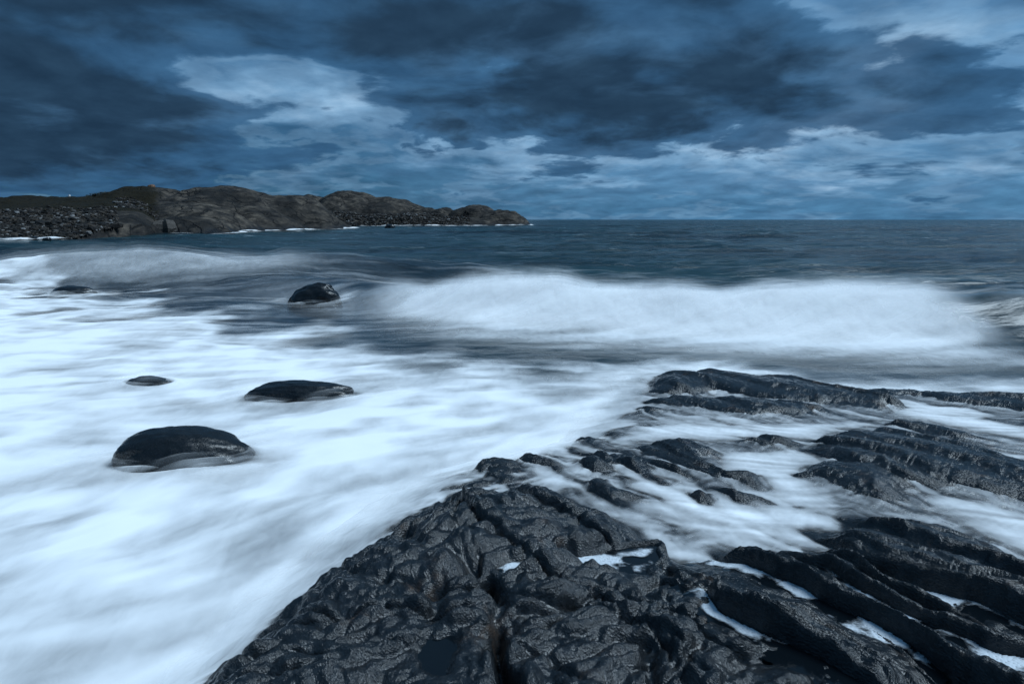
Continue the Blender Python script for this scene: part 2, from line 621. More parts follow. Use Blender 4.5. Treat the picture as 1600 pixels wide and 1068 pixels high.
# ================================================================== WATER LEVELS AND ROCK SHELF
# left rim of the rock shelf (world metres), from the camera outwards
RIM = [(-3.2, 0.0), (-2.3, 1.6)] + [at(px, py, 0.05) for px, py in
      [(262, 1068), (380, 962), (475, 870), (592, 792), (690, 738), (815, 702), (872, 690), (905, 655), (935, 622), (950, 598), (985, 578)]]
FAR = [at(px, py, 0.12) for px, py in [(1080, 566), (1200, 572), (1330, 594), (1480, 600), (1600, 612)]]
SHELF = RIM + FAR + [(9.5, 8.0), (14.0, 7.0), (14.0, 0.0)]


def shelf_level(x, y):
    """still level of the water that runs over the shelf"""
    return 0.10 + 0.42 * ss(9.6, 3.0, y)


STR_N = (0.867, 0.498)     # across the rock beds
STR_T = (0.498, -0.867)    # along them


def P(pts, z):
    return [at(a, b, z) for a, b in pts]


# rock standing out of the wash: (key, approximate level, rise, softness, outline in the photograph)
OUT = [
    ('ledge', 0.62, 0.17, 0.55, [(262, 1068), (390, 960), (480, 872), (600, 800), (680, 770), (760, 748), (850, 744), (900, 758), (960, 775),
                                 (1000, 800), (1040, 842), (1100, 852), (1180, 846), (1300, 850), (1330, 832), (1600, 980), (1900, 1100),
                                 (1900, 1500), (200, 1500), (100, 1200)]),
    ('right_slab', 0.60, 0.1, 0.3, [(1322, 832), (1335, 808), (1390, 793), (1470, 797), (1540, 832), (1610, 872), (1760, 940), (1900, 1100), (1600, 985), (1440, 890)]),
    ('mid_slab', 0.42, 0.085, 0.3, [(1268, 686), (1310, 670), (1400, 668), (1500, 690), (1610, 722), (1800, 775), (1800, 850), (1600, 790), (1500, 775), (1440, 768), (1400, 775),
                                    (1385, 800), (1340, 785), (1300, 765), (1250, 745), (1292, 722)]),
    ('mid_shelf', 0.34, 0.05, 0.2, [(1378, 657), (1430, 652), (1490, 668), (1560, 690), (1500, 684), (1440, 668)]),
    ('far_hump', 0.20, 0.13, 0.4, [(1000, 592), (1015, 580), (1060, 573), (1120, 571), (1190, 582), (1260, 592), (1300, 602), (1420, 634), (1380, 640), (1300, 630), (1230, 626),
                                    (1120, 606), (1060, 612), (1005, 604)]),
    ('far_knob', 0.18, 0.1, 0.2, [(978, 578), (995, 571), (1018, 573), (1022, 582), (1000, 586)]),
    ('far_strip', 0.22, 0.06, 0.25, [(1000, 622), (1080, 616), (1150, 622), (1260, 628), (1300, 640), (1270, 652), (1180, 652), (1100, 640)]),
    ('right_far', 0.22, 0.09, 0.3, [(1332, 602), (1380, 598), (1450, 604), (1510, 612), (1600, 622), (1700, 640), (1700, 660), (1600, 645), (1520, 630), (1440, 612), (1380, 608)]),
    ('right_mid', 0.28, 0.05, 0.2, [(1525, 650), (1560, 643), (1640, 655), (1700, 675), (1600, 665)]),
    ('centre_ridge', 0.40, 0.075, 0.22, [(1002, 700), (1035, 688), (1065, 684), (1110, 705), (1090, 716), (1140, 742), (1205, 746), (1180, 758), (1110, 752), (1060, 735), (1012, 716)]),
    ('centre_cap', 0.38, 0.06, 0.2, [(1150, 690), (1185, 680), (1215, 682), (1245, 694), (1200, 698)]),
    ('centre_block', 0.46, 0.065, 0.2, [(1070, 772), (1100, 762), (1180, 766), (1270, 790), (1200, 790), (1120, 784), (1078, 785)]),
    ('left_knob', 0.40, 0.1, 0.2, [(893, 728), (918, 712), (945, 716), (968, 735), (955, 742), (925, 748)]),
    ('left_ridge', 0.40, 0.075, 0.2, [(940, 708), (985, 710), (1000, 722), (1060, 740), (1050, 746), (985, 742), (965, 728)]),
    ('left_egg', 0.46, 0.08, 0.2, [(922, 768), (932, 752), (955, 748), (964, 758), (1012, 775), (960, 778)]),
]
OUT += [
    ('rim_outer', 0.16, 0.03, 0.2, [(925, 604), (960, 594), (1000, 596), (1030, 606), (1000, 622), (950, 628)]),
    ('rim_middle', 0.22, 0.035, 0.2, [(942, 646), (958, 630), (1010, 630), (1050, 642), (1010, 652), (965, 655)]),
    ('rim_inner', 0.28, 0.035, 0.2, [(878, 692), (900, 674), (945, 660), (990, 664), (960, 684), (915, 702)]),
    ('rim_front', 0.36, 0.04, 0.3, [(600, 795), (670, 748), (750, 716), (830, 705), (875, 716), (860, 742), (760, 748), (680, 770)]),
]
# basins that hold the white water
BASIN = [P(p_, z_) for z_, p_ in [
    (0.42, [(1120, 700), (1240, 697), (1285, 715), (1262, 748), (1330, 800), (1325, 832), (1200, 842), (1080, 828), (1010, 790), (985, 762), (1040, 752), (1130, 765), (1215, 760), (1150, 735)]),
    (0.32, [(960, 690), (1000, 662), (1180, 657), (1300, 656), (1375, 652), (1270, 678), (1140, 684), (1060, 680)]),
    (0.25, [(1400, 616), (1500, 628), (1620, 660), (1620, 705), (1480, 662), (1420, 645)]),
    (0.48, [(1400, 782), (1500, 785), (1620, 810), (1620, 862), (1540, 826), (1470, 792)]),
    (0.40, [(1480, 690), (1600, 730), (1600, 712), (1540, 694)])]]
OUTP = [(k, z, r, s, P(pts, z)) for k, z, r, s, pts in OUT]

# ---- grid over the shelf: rows spread with distance
NR, NC = 800, 780
yr = np.geomspace(1.15, 11.2, NR)
u = np.linspace(-1, 1, NC)
RX = np.zeros((NR, NC)); RY = np.repeat(yr[:, None], NC, 1)
x_left = np.interp(yr, [1.15, 2.8, 4.7, 6.1, 8.6, 9.6, 11.2], [-2.8, -2.5, -1.85, -0.6, 0.55, 0.9, 1.2])
x_right = np.interp(yr, [1.15, 3, 11.2], [2.9, 4.2, 12.0])
RX = x_left[:, None] + (x_right - x_left)[:, None] * (u[None, :] * 0.5 + 0.5)


def rock_height(x, y):
    wx = x + 0.10 * fbm(x * 1.3, y * 1.3, 3, 5)
    wy = y + 0.10 * fbm(x * 1.3, y * 1.3, 3, 9)
    d = poly_sdf(wx, wy, SHELF)
    lev = shelf_level(x, y)
    inside = ss(-0.25, 0.95, d)
    base = -0.45 + (lev + 0.45 - 0.030) * inside ** 0.75
    s = wx * STR_N[0] + wy * STR_N[1]
    t = wx * STR_T[0] + wy * STR_T[1]
    sds, rise = [], np.full(x.shape, -9.0)
    for k, z, r, sf, pts in OUTP:
        sd_ = poly_sdf(wx, wy, pts)
        sds.append(sd_)
        rr = np.where(sd_ > 0, r * (1 - np.exp(-sd_ / sf * 2.2)), sd_ * 0.10) + 0.035 * ss(-0.12, 0.08, sd_)
        rise = np.maximum(rise, rr)
    rise = np.maximum(rise, -0.03)
    for bp in BASIN:
        rise = rise - 0.065 * ss(-0.10, 0.22, poly_sdf(wx, wy, bp))
    h = base + rise * ss(-0.1, 0.45, d)
    sds = np.stack(sds)
    # stepped beds: steep dark face towards the camera, long back slope
    sw = s + 0.07 * fbm(t * 0.8, s * 0.8, 3, 21) + 0.025 * fbm(t * 4, s * 4, 3, 25)
    edges = np.array([-9, 1.62, 2.08, 2.56, 2.84, 3.06, 3.34, 3.72, 4.25, 4.70, 5.05, 5.45, 5.9, 6.4, 6.9, 7.5, 8.1, 8.8, 9.6, 10.5, 12, 14, 20.])
    amps = np.array([0, .10, .20, .25, .20, .28, .18, .15, .08, .19, .13, .10, .10, .12, .10, .12, .10, .10, .09, .08, .05, .05, .05])
    idx = np.clip(np.searchsorted(edges, sw) - 1, 0, len(edges) - 2)
    e0, e1 = edges[idx], edges[idx + 1]
    fr = (sw - e0) / (e1 - e0)
    amp = amps[idx]
    fw_ = 0.045 + 0.09 * ss(0.05, -0.2, np.maximum(sds[0], sds[1]))
    prof = ss(0, 1, (sw - e0) / fw_) * (1 - fr) ** 0.75
    along = 0.75 + 0.55 * fbm(t * 0.9, idx * 7.3, 2, 31)
    bed = amp * prof * np.clip(along, 0.25, 1.5) - amp * 0.38
    em = ss(-0.12, 0.12, sds.max(0))
    h = h + bed * (0.42 + 0.22 * em + 0.36 * ss(0.0, 0.3, np.maximum(sds[0], sds[1]))) * ss(0.0, 0.6, d)
    # minor beds
    ms = sw * 7.0 + 0.9 * fbm(t * 1.2, s * 3, 3, 41)
    mf = ms - np.floor(ms)
    minor = (ss(0, 0.12, mf) * (1 - mf))
    h = h + 0.050 * (0.35 + 0.65 * ss(-0.1, 0.2, np.maximum(sds[0], sds[1]))) * (minor - 0.4) * ss(1.6, 2.5, s) * (0.5 + 0.6 * pn(t * 0.7, np.floor(ms) * 3.1, 44))
    # rounded, hide-like lumps on the left dome
    a, b = 0.83, 0.56
    p_, q_ = wx * a + wy * b, -wx * b + wy * a
    lump = np.abs(fbm(p_ * 1.9, q_ * 3.6, 2, 51, 0.40)) ** 0.75
    lump2 = np.abs(fbm(p_ * 4.6, q_ * 8.0, 2, 57, 0.45)) ** 0.75
    lump3 = np.abs(fbm(p_ * 14, q_ * 21, 2, 59, 0.5)) ** 0.8
    left = ss(2.6, 1.7, s)
    h = h + (left * 0.075 + 0.008) * (lump - 0.35) * ss(0.05, 0.5, d) + (0.010 + left * 0.034) * (lump2 - 0.35) + (0.004 + left * 0.005) * (lump3 - 0.3)
    # pits
    pit = ss(0.35, 0.75, fbm(p_ * 1.6, q_ * 2.4, 2, 63))
    h = h - 0.045 * pit * left
    # joints
    for pts, dep, wd in JOINTS:
        dj = line_dist(wx + 0.02 * fbm(x * 7, y * 7, 2, 71), wy, pts)
        h = h - dep * np.exp(-(dj / wd) ** 2) * (0.7 + 0.5 * pn(x * 3, y * 3, 77))
    # hollows that keep pools
    for pts, lvl, dep in HOLLOW:
        sd_ = poly_sdf(x + 0.04 * fbm(x * 5, y * 5, 3, 81), y + 0.03 * fbm(x * 5, y * 5, 3, 82), pts)
        k = ss(-0.05, 0.05, sd_)
        ins = h[sd_ > 0]
        lv = float(np.percentile(ins, 30)) if ins.size else lvl
        LEVELS.append(lv)
        h = h - k * np.clip(h - (lv - dep), 0, 1)
        rim_ = np.exp(-((sd_ + 0.05) / 0.035) ** 2)
        h = h + rim_ * np.clip(lv + 0.012 - h, 0, 0.25)
    # grain
    h = h + (0.005 + 0.012 * np.exp(-((sw - e0) / 0.09) ** 2)) * fbm(s * 18, t * 5, 4, 91, 0.6) + 0.004 * (ridged(s * 42, t * 10, 2, 95) - 0.6)
    return h, d, sds, s, t, sw


LEVELS = []
JOINTS = [
    (P([(770, 885), (782, 930), (776, 985), (800, 1068), (806, 1150)], 0.66), 0.17, 0.040),
    (P([(620, 800), (690, 850), (760, 880), (800, 872), (870, 850), (950, 846), (1030, 842)], 0.66), 0.08, 0.045),
    (P([(1030, 845), (1030, 880), (1100, 920), (1190, 940)], 0.66), 0.12, 0.05),
    (P([(690, 905), (660, 960), (700, 1000), (690, 1068)], 0.66), 0.05, 0.05),
    (P([(560, 880), (640, 910), (760, 900)], 0.66), 0.05, 0.05),
    (P([(1020, 850), (990, 900), (1010, 930)], 0.66), 0.10, 0.03),
    (P([(940, 1000), (1010, 1010), (1050, 1068)], 0.66), 0.07, 0.03),
    (P([(520, 850), (600, 890), (690, 905), (770, 900)], 0.66), 0.05, 0.014),
    (P([(430, 930), (520, 950), (620, 940), (700, 965), (780, 960)], 0.66), 0.05, 0.014),
    (P([(640, 790), (700, 800), (780, 790), (860, 800), (960, 795)], 0.62), 0.04, 0.014),
    (P([(380, 1000), (480, 1020), (600, 1010), (680, 1040)], 0.66), 0.05, 0.014),
    (P([(800, 920), (880, 930), (960, 960), (1040, 1000), (1120, 1060)], 0.68), 0.06, 0.016),
    (P([(850, 890), (940, 910), (1060, 960), (1180, 1040)], 0.68), 0.06, 0.014),
    (P([(820, 1000), (880, 1020), (920, 1068)], 0.70), 0.05, 0.014),
    (P([(740, 770), (720, 820), (760, 850), (750, 880)], 0.64), 0.05, 0.014),
]
HOLLOW = [
    (P([(868, 868), (915, 862), (985, 856), (1022, 852), (1018, 880), (1000, 894), (950, 893), (905, 884)], 0.60), 0.60, 0.05),
    (P([(778, 888), (800, 877), (828, 878), (815, 892), (788, 894)], 0.64), 0.64, 0.04),
    (P([(655, 1000), (680, 985), (712, 990), (716, 1020), (698, 1050), (672, 1040)], 0.66), 0.66, 0.05),
]
RZ, RD, RSD, RS, RT, RSW = rock_height(RX, RY)


def smooth(a, n):
    for _ in range(n):
        a = a.copy()
        a[1:-1] = 0.25 * a[:-2] + 0.5 * a[1:-1] + 0.25 * a[2:]
        a[:, 1:-1] = 0.25 * a[:, :-2] + 0.5 * a[:, 1:-1] + 0.25 * a[:, 2:]
    return a


lab = RSD.argmax(0)
# beds of the front ledge become slabs of their own, parted by the deep joints
ledge_cuts = [1.62, 2.08, 2.56, 2.84]
bed_id = np.searchsorted(ledge_cuts, RSW)
jx = np.interp(RY, [q[1] for q in reversed(JOINTS[0][0])], [q[0] for q in reversed(JOINTS[0][0])])
bed_id = np.where((bed_id == 0) & (RX < jx), -1, bed_id)
lab_f = np.where(lab == 0, 100 + bed_id, lab)[:-1, :-1]
deep = (RD < -0.35)[:-1, :-1]
pool_a = ss(0.02, -0.02, RZ - smooth(RZ, 12))
ledge = empty('rock_ledge', (0.6, 2.6, 0.4))
tag(ledge, 'broad dark wet rock ledge filling the foreground, ribbed with slanting beds', 'rock ledge')
SLAB = {99: 'lumpy dome left of the deep upright crack', 100: 'smooth slab right of the deep upright crack'}
for b in range(-1, 5):
    kp = (lab_f == 100 + b) & ~deep
    if kp.sum() < 20:
        continue
    o = sheet('rock_slab', RX - 0.6, RY - 2.6, RZ - 0.4, M_ROCK, {'pool': pool_a}, kp, ledge)
    if 100 + b in SLAB:
        o['label'] = SLAB[100 + b]
NAMES = {
    'right_slab': ('rock_outcrop', 'humped ribbed dark rock at the right edge, just behind the front ledge'),
    'mid_slab': ('rock_outcrop', 'largest dark slab standing in the white wash at the right edge'),
    'mid_shelf': ('rock_outcrop', 'thin low rock shelf barely above the foam, directly behind the largest slab'),
    'far_hump': ('rock_outcrop', 'long humped dark rock at the outer end of the ledge, nearest the breaking wave'),
    'far_knob': ('rock_outcrop', 'small round rock knob at the outermost left tip of the ledge'),
    'far_strip': ('rock_outcrop', 'flat rock strip in the wash just below the long outer hump'),
    'right_far': ('rock_outcrop', 'long low dark rock at the right edge, farthest out under the wave'),
    'right_mid': ('rock_outcrop', 'small dark rock at the right edge between two runs of foam'),
    'centre_ridge': ('rock_outcrop', 'jagged dark ridge in the middle of the wash beside the large white pool'),
    'centre_cap': ('rock_outcrop', 'small smooth rock cap surrounded by white foam behind the jagged ridge'),
    'centre_block': ('rock_outcrop', 'low dark rock in the white pool, nearest the front ledge'),
    'left_knob': ('rock_outcrop', 'small angular rock at the left rim where water pours off'),
    'left_ridge': ('rock_outcrop', 'short dark ridge with water streaming over it right of the angular rock'),
    'rim_outer': ('rock_outcrop', 'outermost veiled ledge where thin water slides off the left rim'),
    'rim_middle': ('rock_outcrop', 'rounded veiled step on the left rim between the outer and inner falls'),
    'rim_inner': ('rock_outcrop', 'veiled rock shoulder streaming with white threads, left rim beside the small angular rock'),
    'rim_front': ('rock_outcrop', 'smooth water-veiled flank curving along the back of the front dome'),
    'left_egg': ('rock_outcrop', 'egg-shaped small rock against the back of the front ledge'),
}
for i, (k, *_r) in enumerate(OUTP):
    if k == 'ledge':
        continue
    o = sheet(NAMES[k][0], RX, RY, RZ, M_ROCK, {'pool': pool_a}, (lab_f == i) & ~deep)
    tag(o, NAMES[k][1], 'rock', 'rocks standing out of the wash')

# ---- silky wash over the shelf: density follows the depth of water above the rock
step = 1
WX, WY = RX[::step, ::step], RY[::step, ::step]
WRZ, WD = RZ[::step, ::step], RD[::step, ::step]


def lic(x, y, vx, vy, fn, taps=9, length=0.5):
    n = np.sqrt(vx * vx + vy * vy) + 1e-6
    vx, vy = vx / n, vy / n
    acc = 0
    for k in np.linspace(-1, 1, taps):
        acc = acc + fn(x + vx * k * length, y + vy * k * length)
    return acc / taps


RZs = smooth(WRZ, 14)
wl = shelf_level(WX, WY)
drape = ss(-0.15, 0.85, WD)
wash_z = 0.03 + (wl - 0.064) * drape ** 0.8 + 0.012 * fbm(WX * 2.2, WY * 2.2, 3, 101)
veil = RZs + 0.018                                # thin film running over low rock near the rim
lowrock = ss(0.09, 0.0, WRZ - wash_z) * ss(3.9, 4.7, WY + 0.35 * WX)
wash_z = np.maximum(wash_z, veil - 0.10 * (1 - lowrock))
depth = wash_z - WRZ
st = lic(WX, WY, 1.0 + 0 * WX, -0.35 + 0.5 * fbm(WX * .5, WY * .5, 2, 105), lambda a, b: fbm(a * 6.5, b * 9.5, 3, 111), 13, 0.34)
st2 = lic(WX, WY, 1.0 + 0 * WX, -0.35 + 0.5 * fbm(WX * .5, WY * .5, 2, 105), lambda a, b: fbm(a * 1.6, b * 2.6, 2, 117), 7, 0.4)
wd = 1 - np.exp(-np.clip(depth, 0, 9) / 0.060)
wd = smooth(wd, 2)
wd = np.clip(wd * (0.90 + 0.85 * st + 0.45 * st2) + 0.0, 0, 1)
wd = wd * ss(0.0, 0.030, depth)
rimfade = ss(-0.25, 0.25, WD + 0.25 * st2)
wd = wd * rimfade * (1 - 0.45 * np.exp(-((WD - 0.35) / 0.35) ** 2) * np.clip(1 + 1.5 * st, 0, 1.6))
# only what lies out on the washed part of the shelf
dl = poly_sdf(WX, WY, OUTP[0][4])
wd *= ss(0.18, -0.06, dl)
keep = (wd[:-1, :-1] > 0.004) | (wd[1:, 1:] > 0.004) | (wd[1:, :-1] > 0.004) | (wd[:-1, 1:] > 0.004)
o = sheet('wash_foam', WX, WY, wash_z, M_WASH, {'dens': wd}, keep & (WD[:-1, :-1] > -0.30))
tag(o, 'silky white wash streaming between and over the dark rocks of the ledge', 'foam', kind='stuff')

def rock_at(x, y):
    r_ = np.log(np.asarray(y) / 1.15) / np.log(11.2 / 1.15) * (NR - 1)
    r0 = np.clip(r_, 0, NR - 1.001).astype(int)
    xl, xr_ = x_left[r0], x_right[r0]
    c0 = np.clip((x - xl) / (xr_ - xl) * (NC - 1), 0, NC - 1.001).astype(int)
    return RZ[r0, c0]


# ---- pools on the ledge
POOLS = ['still pool half covered with white foam in the middle of the ledge', 'tiny foam-covered pool left of the larger foamy pool',
         'small dark puddle on the lumpy left dome']
FOAMK = [1.25, 1.2, 0.0]
for (pts, _l, dep), lb, fk, lvl in zip(HOLLOW, POOLS, FOAMK, LEVELS):
    pts = np.array(pts)
    c = pts.mean(0)
    g = 70
    x0, y0 = pts.min(0) - 0.08
    x1, y1 = pts.max(0) + 0.08
    gx, gy = np.meshgrid(np.linspace(x0, x1, g), np.linspace(y0, y1, g))
    sd_ = poly_sdf(gx, gy, pts)
    rr_ = rock_at(gx, gy)
    kp = ((sd_ > -0.05) & (rr_ > lvl - 0.30))[:-1, :-1]
    root = empty('tide_pool', (c[0], c[1], lvl - 0.012))
    tag(root, lb, 'tide pool')
    sheet('water', gx - c[0], gy - c[1], 0 * gx, M_POOL, None, kp, root)
    if fk > 0:
        dn = fk * ss(-0.04, 0.07, sd_) * (0.70 + 0.9 * fbm(gx * 5, gy * 7, 3, 131))
        sheet('foam', gx - c[0], gy - c[1], 0 * gx + 0.005, M_BUB, {'dens': dn}, kp, root)

# ---- runnels at the foot of the bed faces: water follows the fall of each groove
RUNNELS = [(2.08, -2.00, -1.05, 0.15, 'narrow foam-edged runnel lowest in the middle of the ledge'),
           (2.56, -2.35, -1.20, 0.17, 'foam-edged runnel between the two front ribs of the ledge'),
           (2.84, -1.75, -0.40, 0.15, 'long foam-edged runnel towards the lower right corner'),
           (3.34, -2.10, -0.90, 0.12, 'thin wet runnel on the back of the humped right rock')]
for e, t0, t1, wdt, lb in RUNNELS:
    strip = (RSW > e - wdt) & (RSW < e + 0.03) & (RT > t0 - 0.1) & (RT < t1 + 0.1)
    foot = (RSW > e - 0.10) & (RSW < e - 0.005)
    tb = np.linspace(t0 - 0.15, t1 + 0.15, 40)
    zb = np.array([np.median(RZ[foot & (np.abs(RT - q_) < 0.05)]) if (foot & (np.abs(RT - q_) < 0.05)).sum() > 3 else np.nan for q_ in tb])
    okb = ~np.isnan(zb)
    zb = np.interp(tb, tb[okb], zb[okb])
    zb = np.convolve(np.pad(zb, 4, mode='edge'), np.ones(9) / 9, 'valid')
    wz = np.interp(RT, tb, zb) + 0.010
    kp = strip & (wz > RZ - 0.012)
    kp = (kp[:-1, :-1] & kp[1:, 1:])
    if kp.sum() < 10:
        continue
    cx_, cy_ = float(RX[strip].mean()), float(RY[strip].mean())
    cz_ = float(np.median(zb))
    root = empty('tide_pool', (cx_, cy_, cz_))
    tag(root, lb, 'tide pool')
    sheet('water', RX - cx_, RY - cy_, wz - cz_, M_POOL, None, kp, root)
    fd = 0.80 * ss(e - 0.11, e - 0.02, RSW + 0.05 * fbm(RX * 6, RY * 6, 2, 137)) * (0.72 + 1.5 * fbm(RX * 3.2, RY * 3.2, 3, 139)) * ss(t0 - 0.1, t0 + 0.1, RT) * ss(t1 + 0.1, t1 - 0.1, RT)
    sheet('foam', RX - cx_, RY - cy_, wz + 0.005 - cz_, M_BUB, {'dens': fd}, kp, root)

# ================================================================== SEA
CRX = np.linspace(-45, 45, 361)
CRY = np.interp(CRX, [-45, -12, -8, -5, -2.5, 0, 5, 10, 20, 45], [36, 24.5, 22.2, 19.8, 17.3, 15.9, 14.8, 13.6, 12.0, 10])
CRY = np.convolve(np.pad(CRY, 8, mode='edge'), np.ones(17) / 17, 'valid') + 0.18 * np.sin(CRX * 0.8 + 0.6)


def crest_y(x):
    return np.interp(x, CRX, CRY)


def wave_h(x, y):
    """the breaking wave, its left shoulder, and the smaller wave inshore on the left"""
    yc = crest_y(x)
    d = y - yc
    A = np.interp(x, [-12, -8, -5, -2.5, -0.5, 1.2, 3, 5, 7.5, 10, 13, 25, 40], [0.1, .30, .38, .50, .82, .80, .62, .64, .80, .80, 1.05, 0.8, 0.0])
    A = A * (1 + 0.10 * pn(x * 0.9, y * 0.3, 141))
    h = A * np.where(d < 0, np.exp(-(d / 1.25) ** 2), np.exp(-(d / 3.2) ** 2))
    yc2 = 26 + 0.12 * (x + 14)
    d2 = y - yc2
    A2 = np.interp(x, [-40, -26, -19, -15, -11, -7, -2, 2], [0, .35, 0.95, 1.10, 0.75, 0.85, 0.5, 0])
    h = h + A2 * np.where(d2 < 0, np.exp(-(d2 / 1.6) ** 2), np.exp(-(d2 / 4.0) ** 2))
    return h, d, d2


def sea_height(x, y):
    r = np.sqrt(x * x + y * y)
    calm = ss(9, 26, r)
    h = calm * (0.20 * fbm(x / 7.0, y / 3.2, 3, 151) + 0.06 * fbm(x / 1.6, y / 0.7, 3, 155))
    h = h + ss(40, 120, r) * 0.35 * fbm(x / 30, y / 11, 3, 161)
    h = h * ss(6000, 600, r) + (1 - calm) * 0.03 * fbm(x * 0.9, y * 1.6, 3, 165)
    w, d, d2 = wave_h(x, y)
    return h + w, d, d2


yr = np.concatenate([np.geomspace(1.0, 11, 150)[:-1], np.linspace(11, 34, 250)[:-1], np.geomspace(34, 30000, 330)])
uu = np.linspace(-1, 1, 460)
hw = np.maximum(6.0, yr * 1.45)
SX = hw[:, None] * uu[None, :]
SY = np.repeat(yr[:, None], len(uu), 1)
SZ, SD1, SD2 = sea_height(SX, SY)
SZ = SZ - 0.05
sand = ss(60, 12, SY) * ss(3.0, -6.0, SX) * 0.9
sand = np.maximum(sand, 0.55 * ss(15, 8, SY))
caps = ss(22, 60, SY)
sea = sheet('sea', SX, SY, SZ, M_SEA, {'sand': sand, 'caps': caps})
tag(sea, kind='structure')

# ---- foam on the sea: big churned apron on the left, bands under the wave
yr = np.concatenate([np.geomspace(1.6, 11, 420)[:-1], np.linspace(11, 34, 300)])
uu = np.linspace(-1, 1, 560)
hw = np.maximum(5.0, yr * 1.12)
FX = hw[:, None] * uu[None, :]
FY = np.repeat(yr[:, None], len(uu), 1)
FZ, FD1, FD2 = sea_height(FX, FY)
APRON = [(-40, -2), at(-500, 400), at(-150, 418), at(0, 428), at(70, 438), at(150, 462), at(250, 478), at(420, 498), at(560, 520), at(640, 540), at(760, 572),
         at(860, 572), at(960, 566), at(1100, 560), at(1330, 580), at(1450, 590), at(1600, 600), at(1900, 620), (14, 6), (14, -2)]
# flow: along the shelf rim near the camera, along the shore farther out
ft = ss(7.5, 3.5, FY) * ss(-6.0, -1.0, FX + 0.2 * FY)
fa = 0.22 + 0.95 * ft + 0.55 * fbm(FX * 0.28, FY * 0.28, 2, 171)
vx, vy = np.cos(fa), np.sin(fa)
sc = np.clip(FY / 6.0, 0.6, 3.0)
big = lic(FX, FY, vx, vy, lambda a, b: fbm(a * 0.6, b * 0.42, 3, 181), 7, 0.35)
str1 = lic(FX, FY, vx, vy, lambda a, b: fbm(a * 1.6, b * 1.1, 3, 185), 11, 0.42)
str2 = lic(FX, FY, vx, vy, lambda a, b: fbm(a * 4.4, b * 3.0, 3, 191), 11, 0.26)
wisp = lic(FX, FY, 1 + 0 * vx, 0.10 + 0 * vy, lambda a, b: fbm(a * 0.7, b * 2.2, 4, 195), 9, 1.4)
sa = poly_sdf(FX + 0.5 * big, FY + 1.2 * big * sc + 0.9 * str1 * sc + 0.2 * wisp * sc, APRON)
edge = ss(-0.3, 1.3, sa / np.clip(sc, 0.8, 1.6))
lace = lic(FX, FY, vx, vy, lambda a, b: np.abs(fbm(a * 1.3 + 0.6 * big, b * 0.9, 4, 199)), 9, 0.22)
body = 0.66 + 0.26 * big + 0.44 * str1 + 0.36 * str2 + 0.55 * lace
apron = edge * np.clip(body, 0.22, 1.0)
apron = apron * np.clip(0.55 + 0.45 * ss(0.0, 2.0, sa) + 0.8 * str2 * (1 - ss(0, 2, sa)), 0, 1)
# thin streaks drawn out over the dark water between the apron and the waves
thin = np.clip(-0.02 + 0.95 * wisp + 0.3 * big, 0, 1) * ss(34, 24, FY) * 0.30
# wave body
wx_m = ss(-3.8, 0.6, FX + 0.9 * big) * ss(9.9, 7.7, FX + 0.7 * str1)
wleft = 0.14 * ss(-11, -6, FX) * ss(2, -3, FX)
wf = lic(FX, FY, 0.95 + 0 * vx, 0.30 + 0 * vy, lambda a, b: fbm(a * 1.1, b * 1.3, 4, 201), 11, 1.0)
ftop = ss(0.45, -0.95, FD1 + 1.2 * wf)
fbot = ss(-4.9, -1.3, FD1 + 0.6 * wf + 0.3 * wisp)
wbig = fbm(FX * 0.35 + 3, FY * 0.35, 3, 207)
wave_d = ftop * fbot * np.clip(wx_m * (0.92 + 0.55 * wf + 0.40 * wbig) + wleft * (0.9 + 0.9 * wf), 0, 1)
curl = 0.06 * ss(9.0, 11.5, FX) * ss(1.0, -0.2, FD1) * ss(-3.5, -2.0, FD1) * np.clip(0.8 + 1.6 * wf, 0, 1.4)
w2 = ss(0.9, 0.0, FD2 + 0.8 * wf) * ss(-3.6, -1.2, FD2 + 0.6 * wf) * np.clip(
    np.interp(FX, [-26, -20, -16, -11, -8, -4], [0, .06, .20, .24, .04, 0]) * (1 + 0.9 * wf), 0, 0.7)
dn = np.clip(1 - (1 - apron) * (1 - thin) * (1 - wave_d) * (1 - curl) * (1 - w2), 0, 0.995)
# foam stays off the inside of the rock shelf
sh = poly_sdf(FX, FY, SHELF)
dn = dn * ss(0.26 + 0.25 * str1, -0.08 + 0.2 * str1, sh)
foam_z = FZ + 0.03 + 0.05 * big * ss(14, 6, FY) + 0.03 * str1 * ss(12, 5, FY) + 0.008 * str2

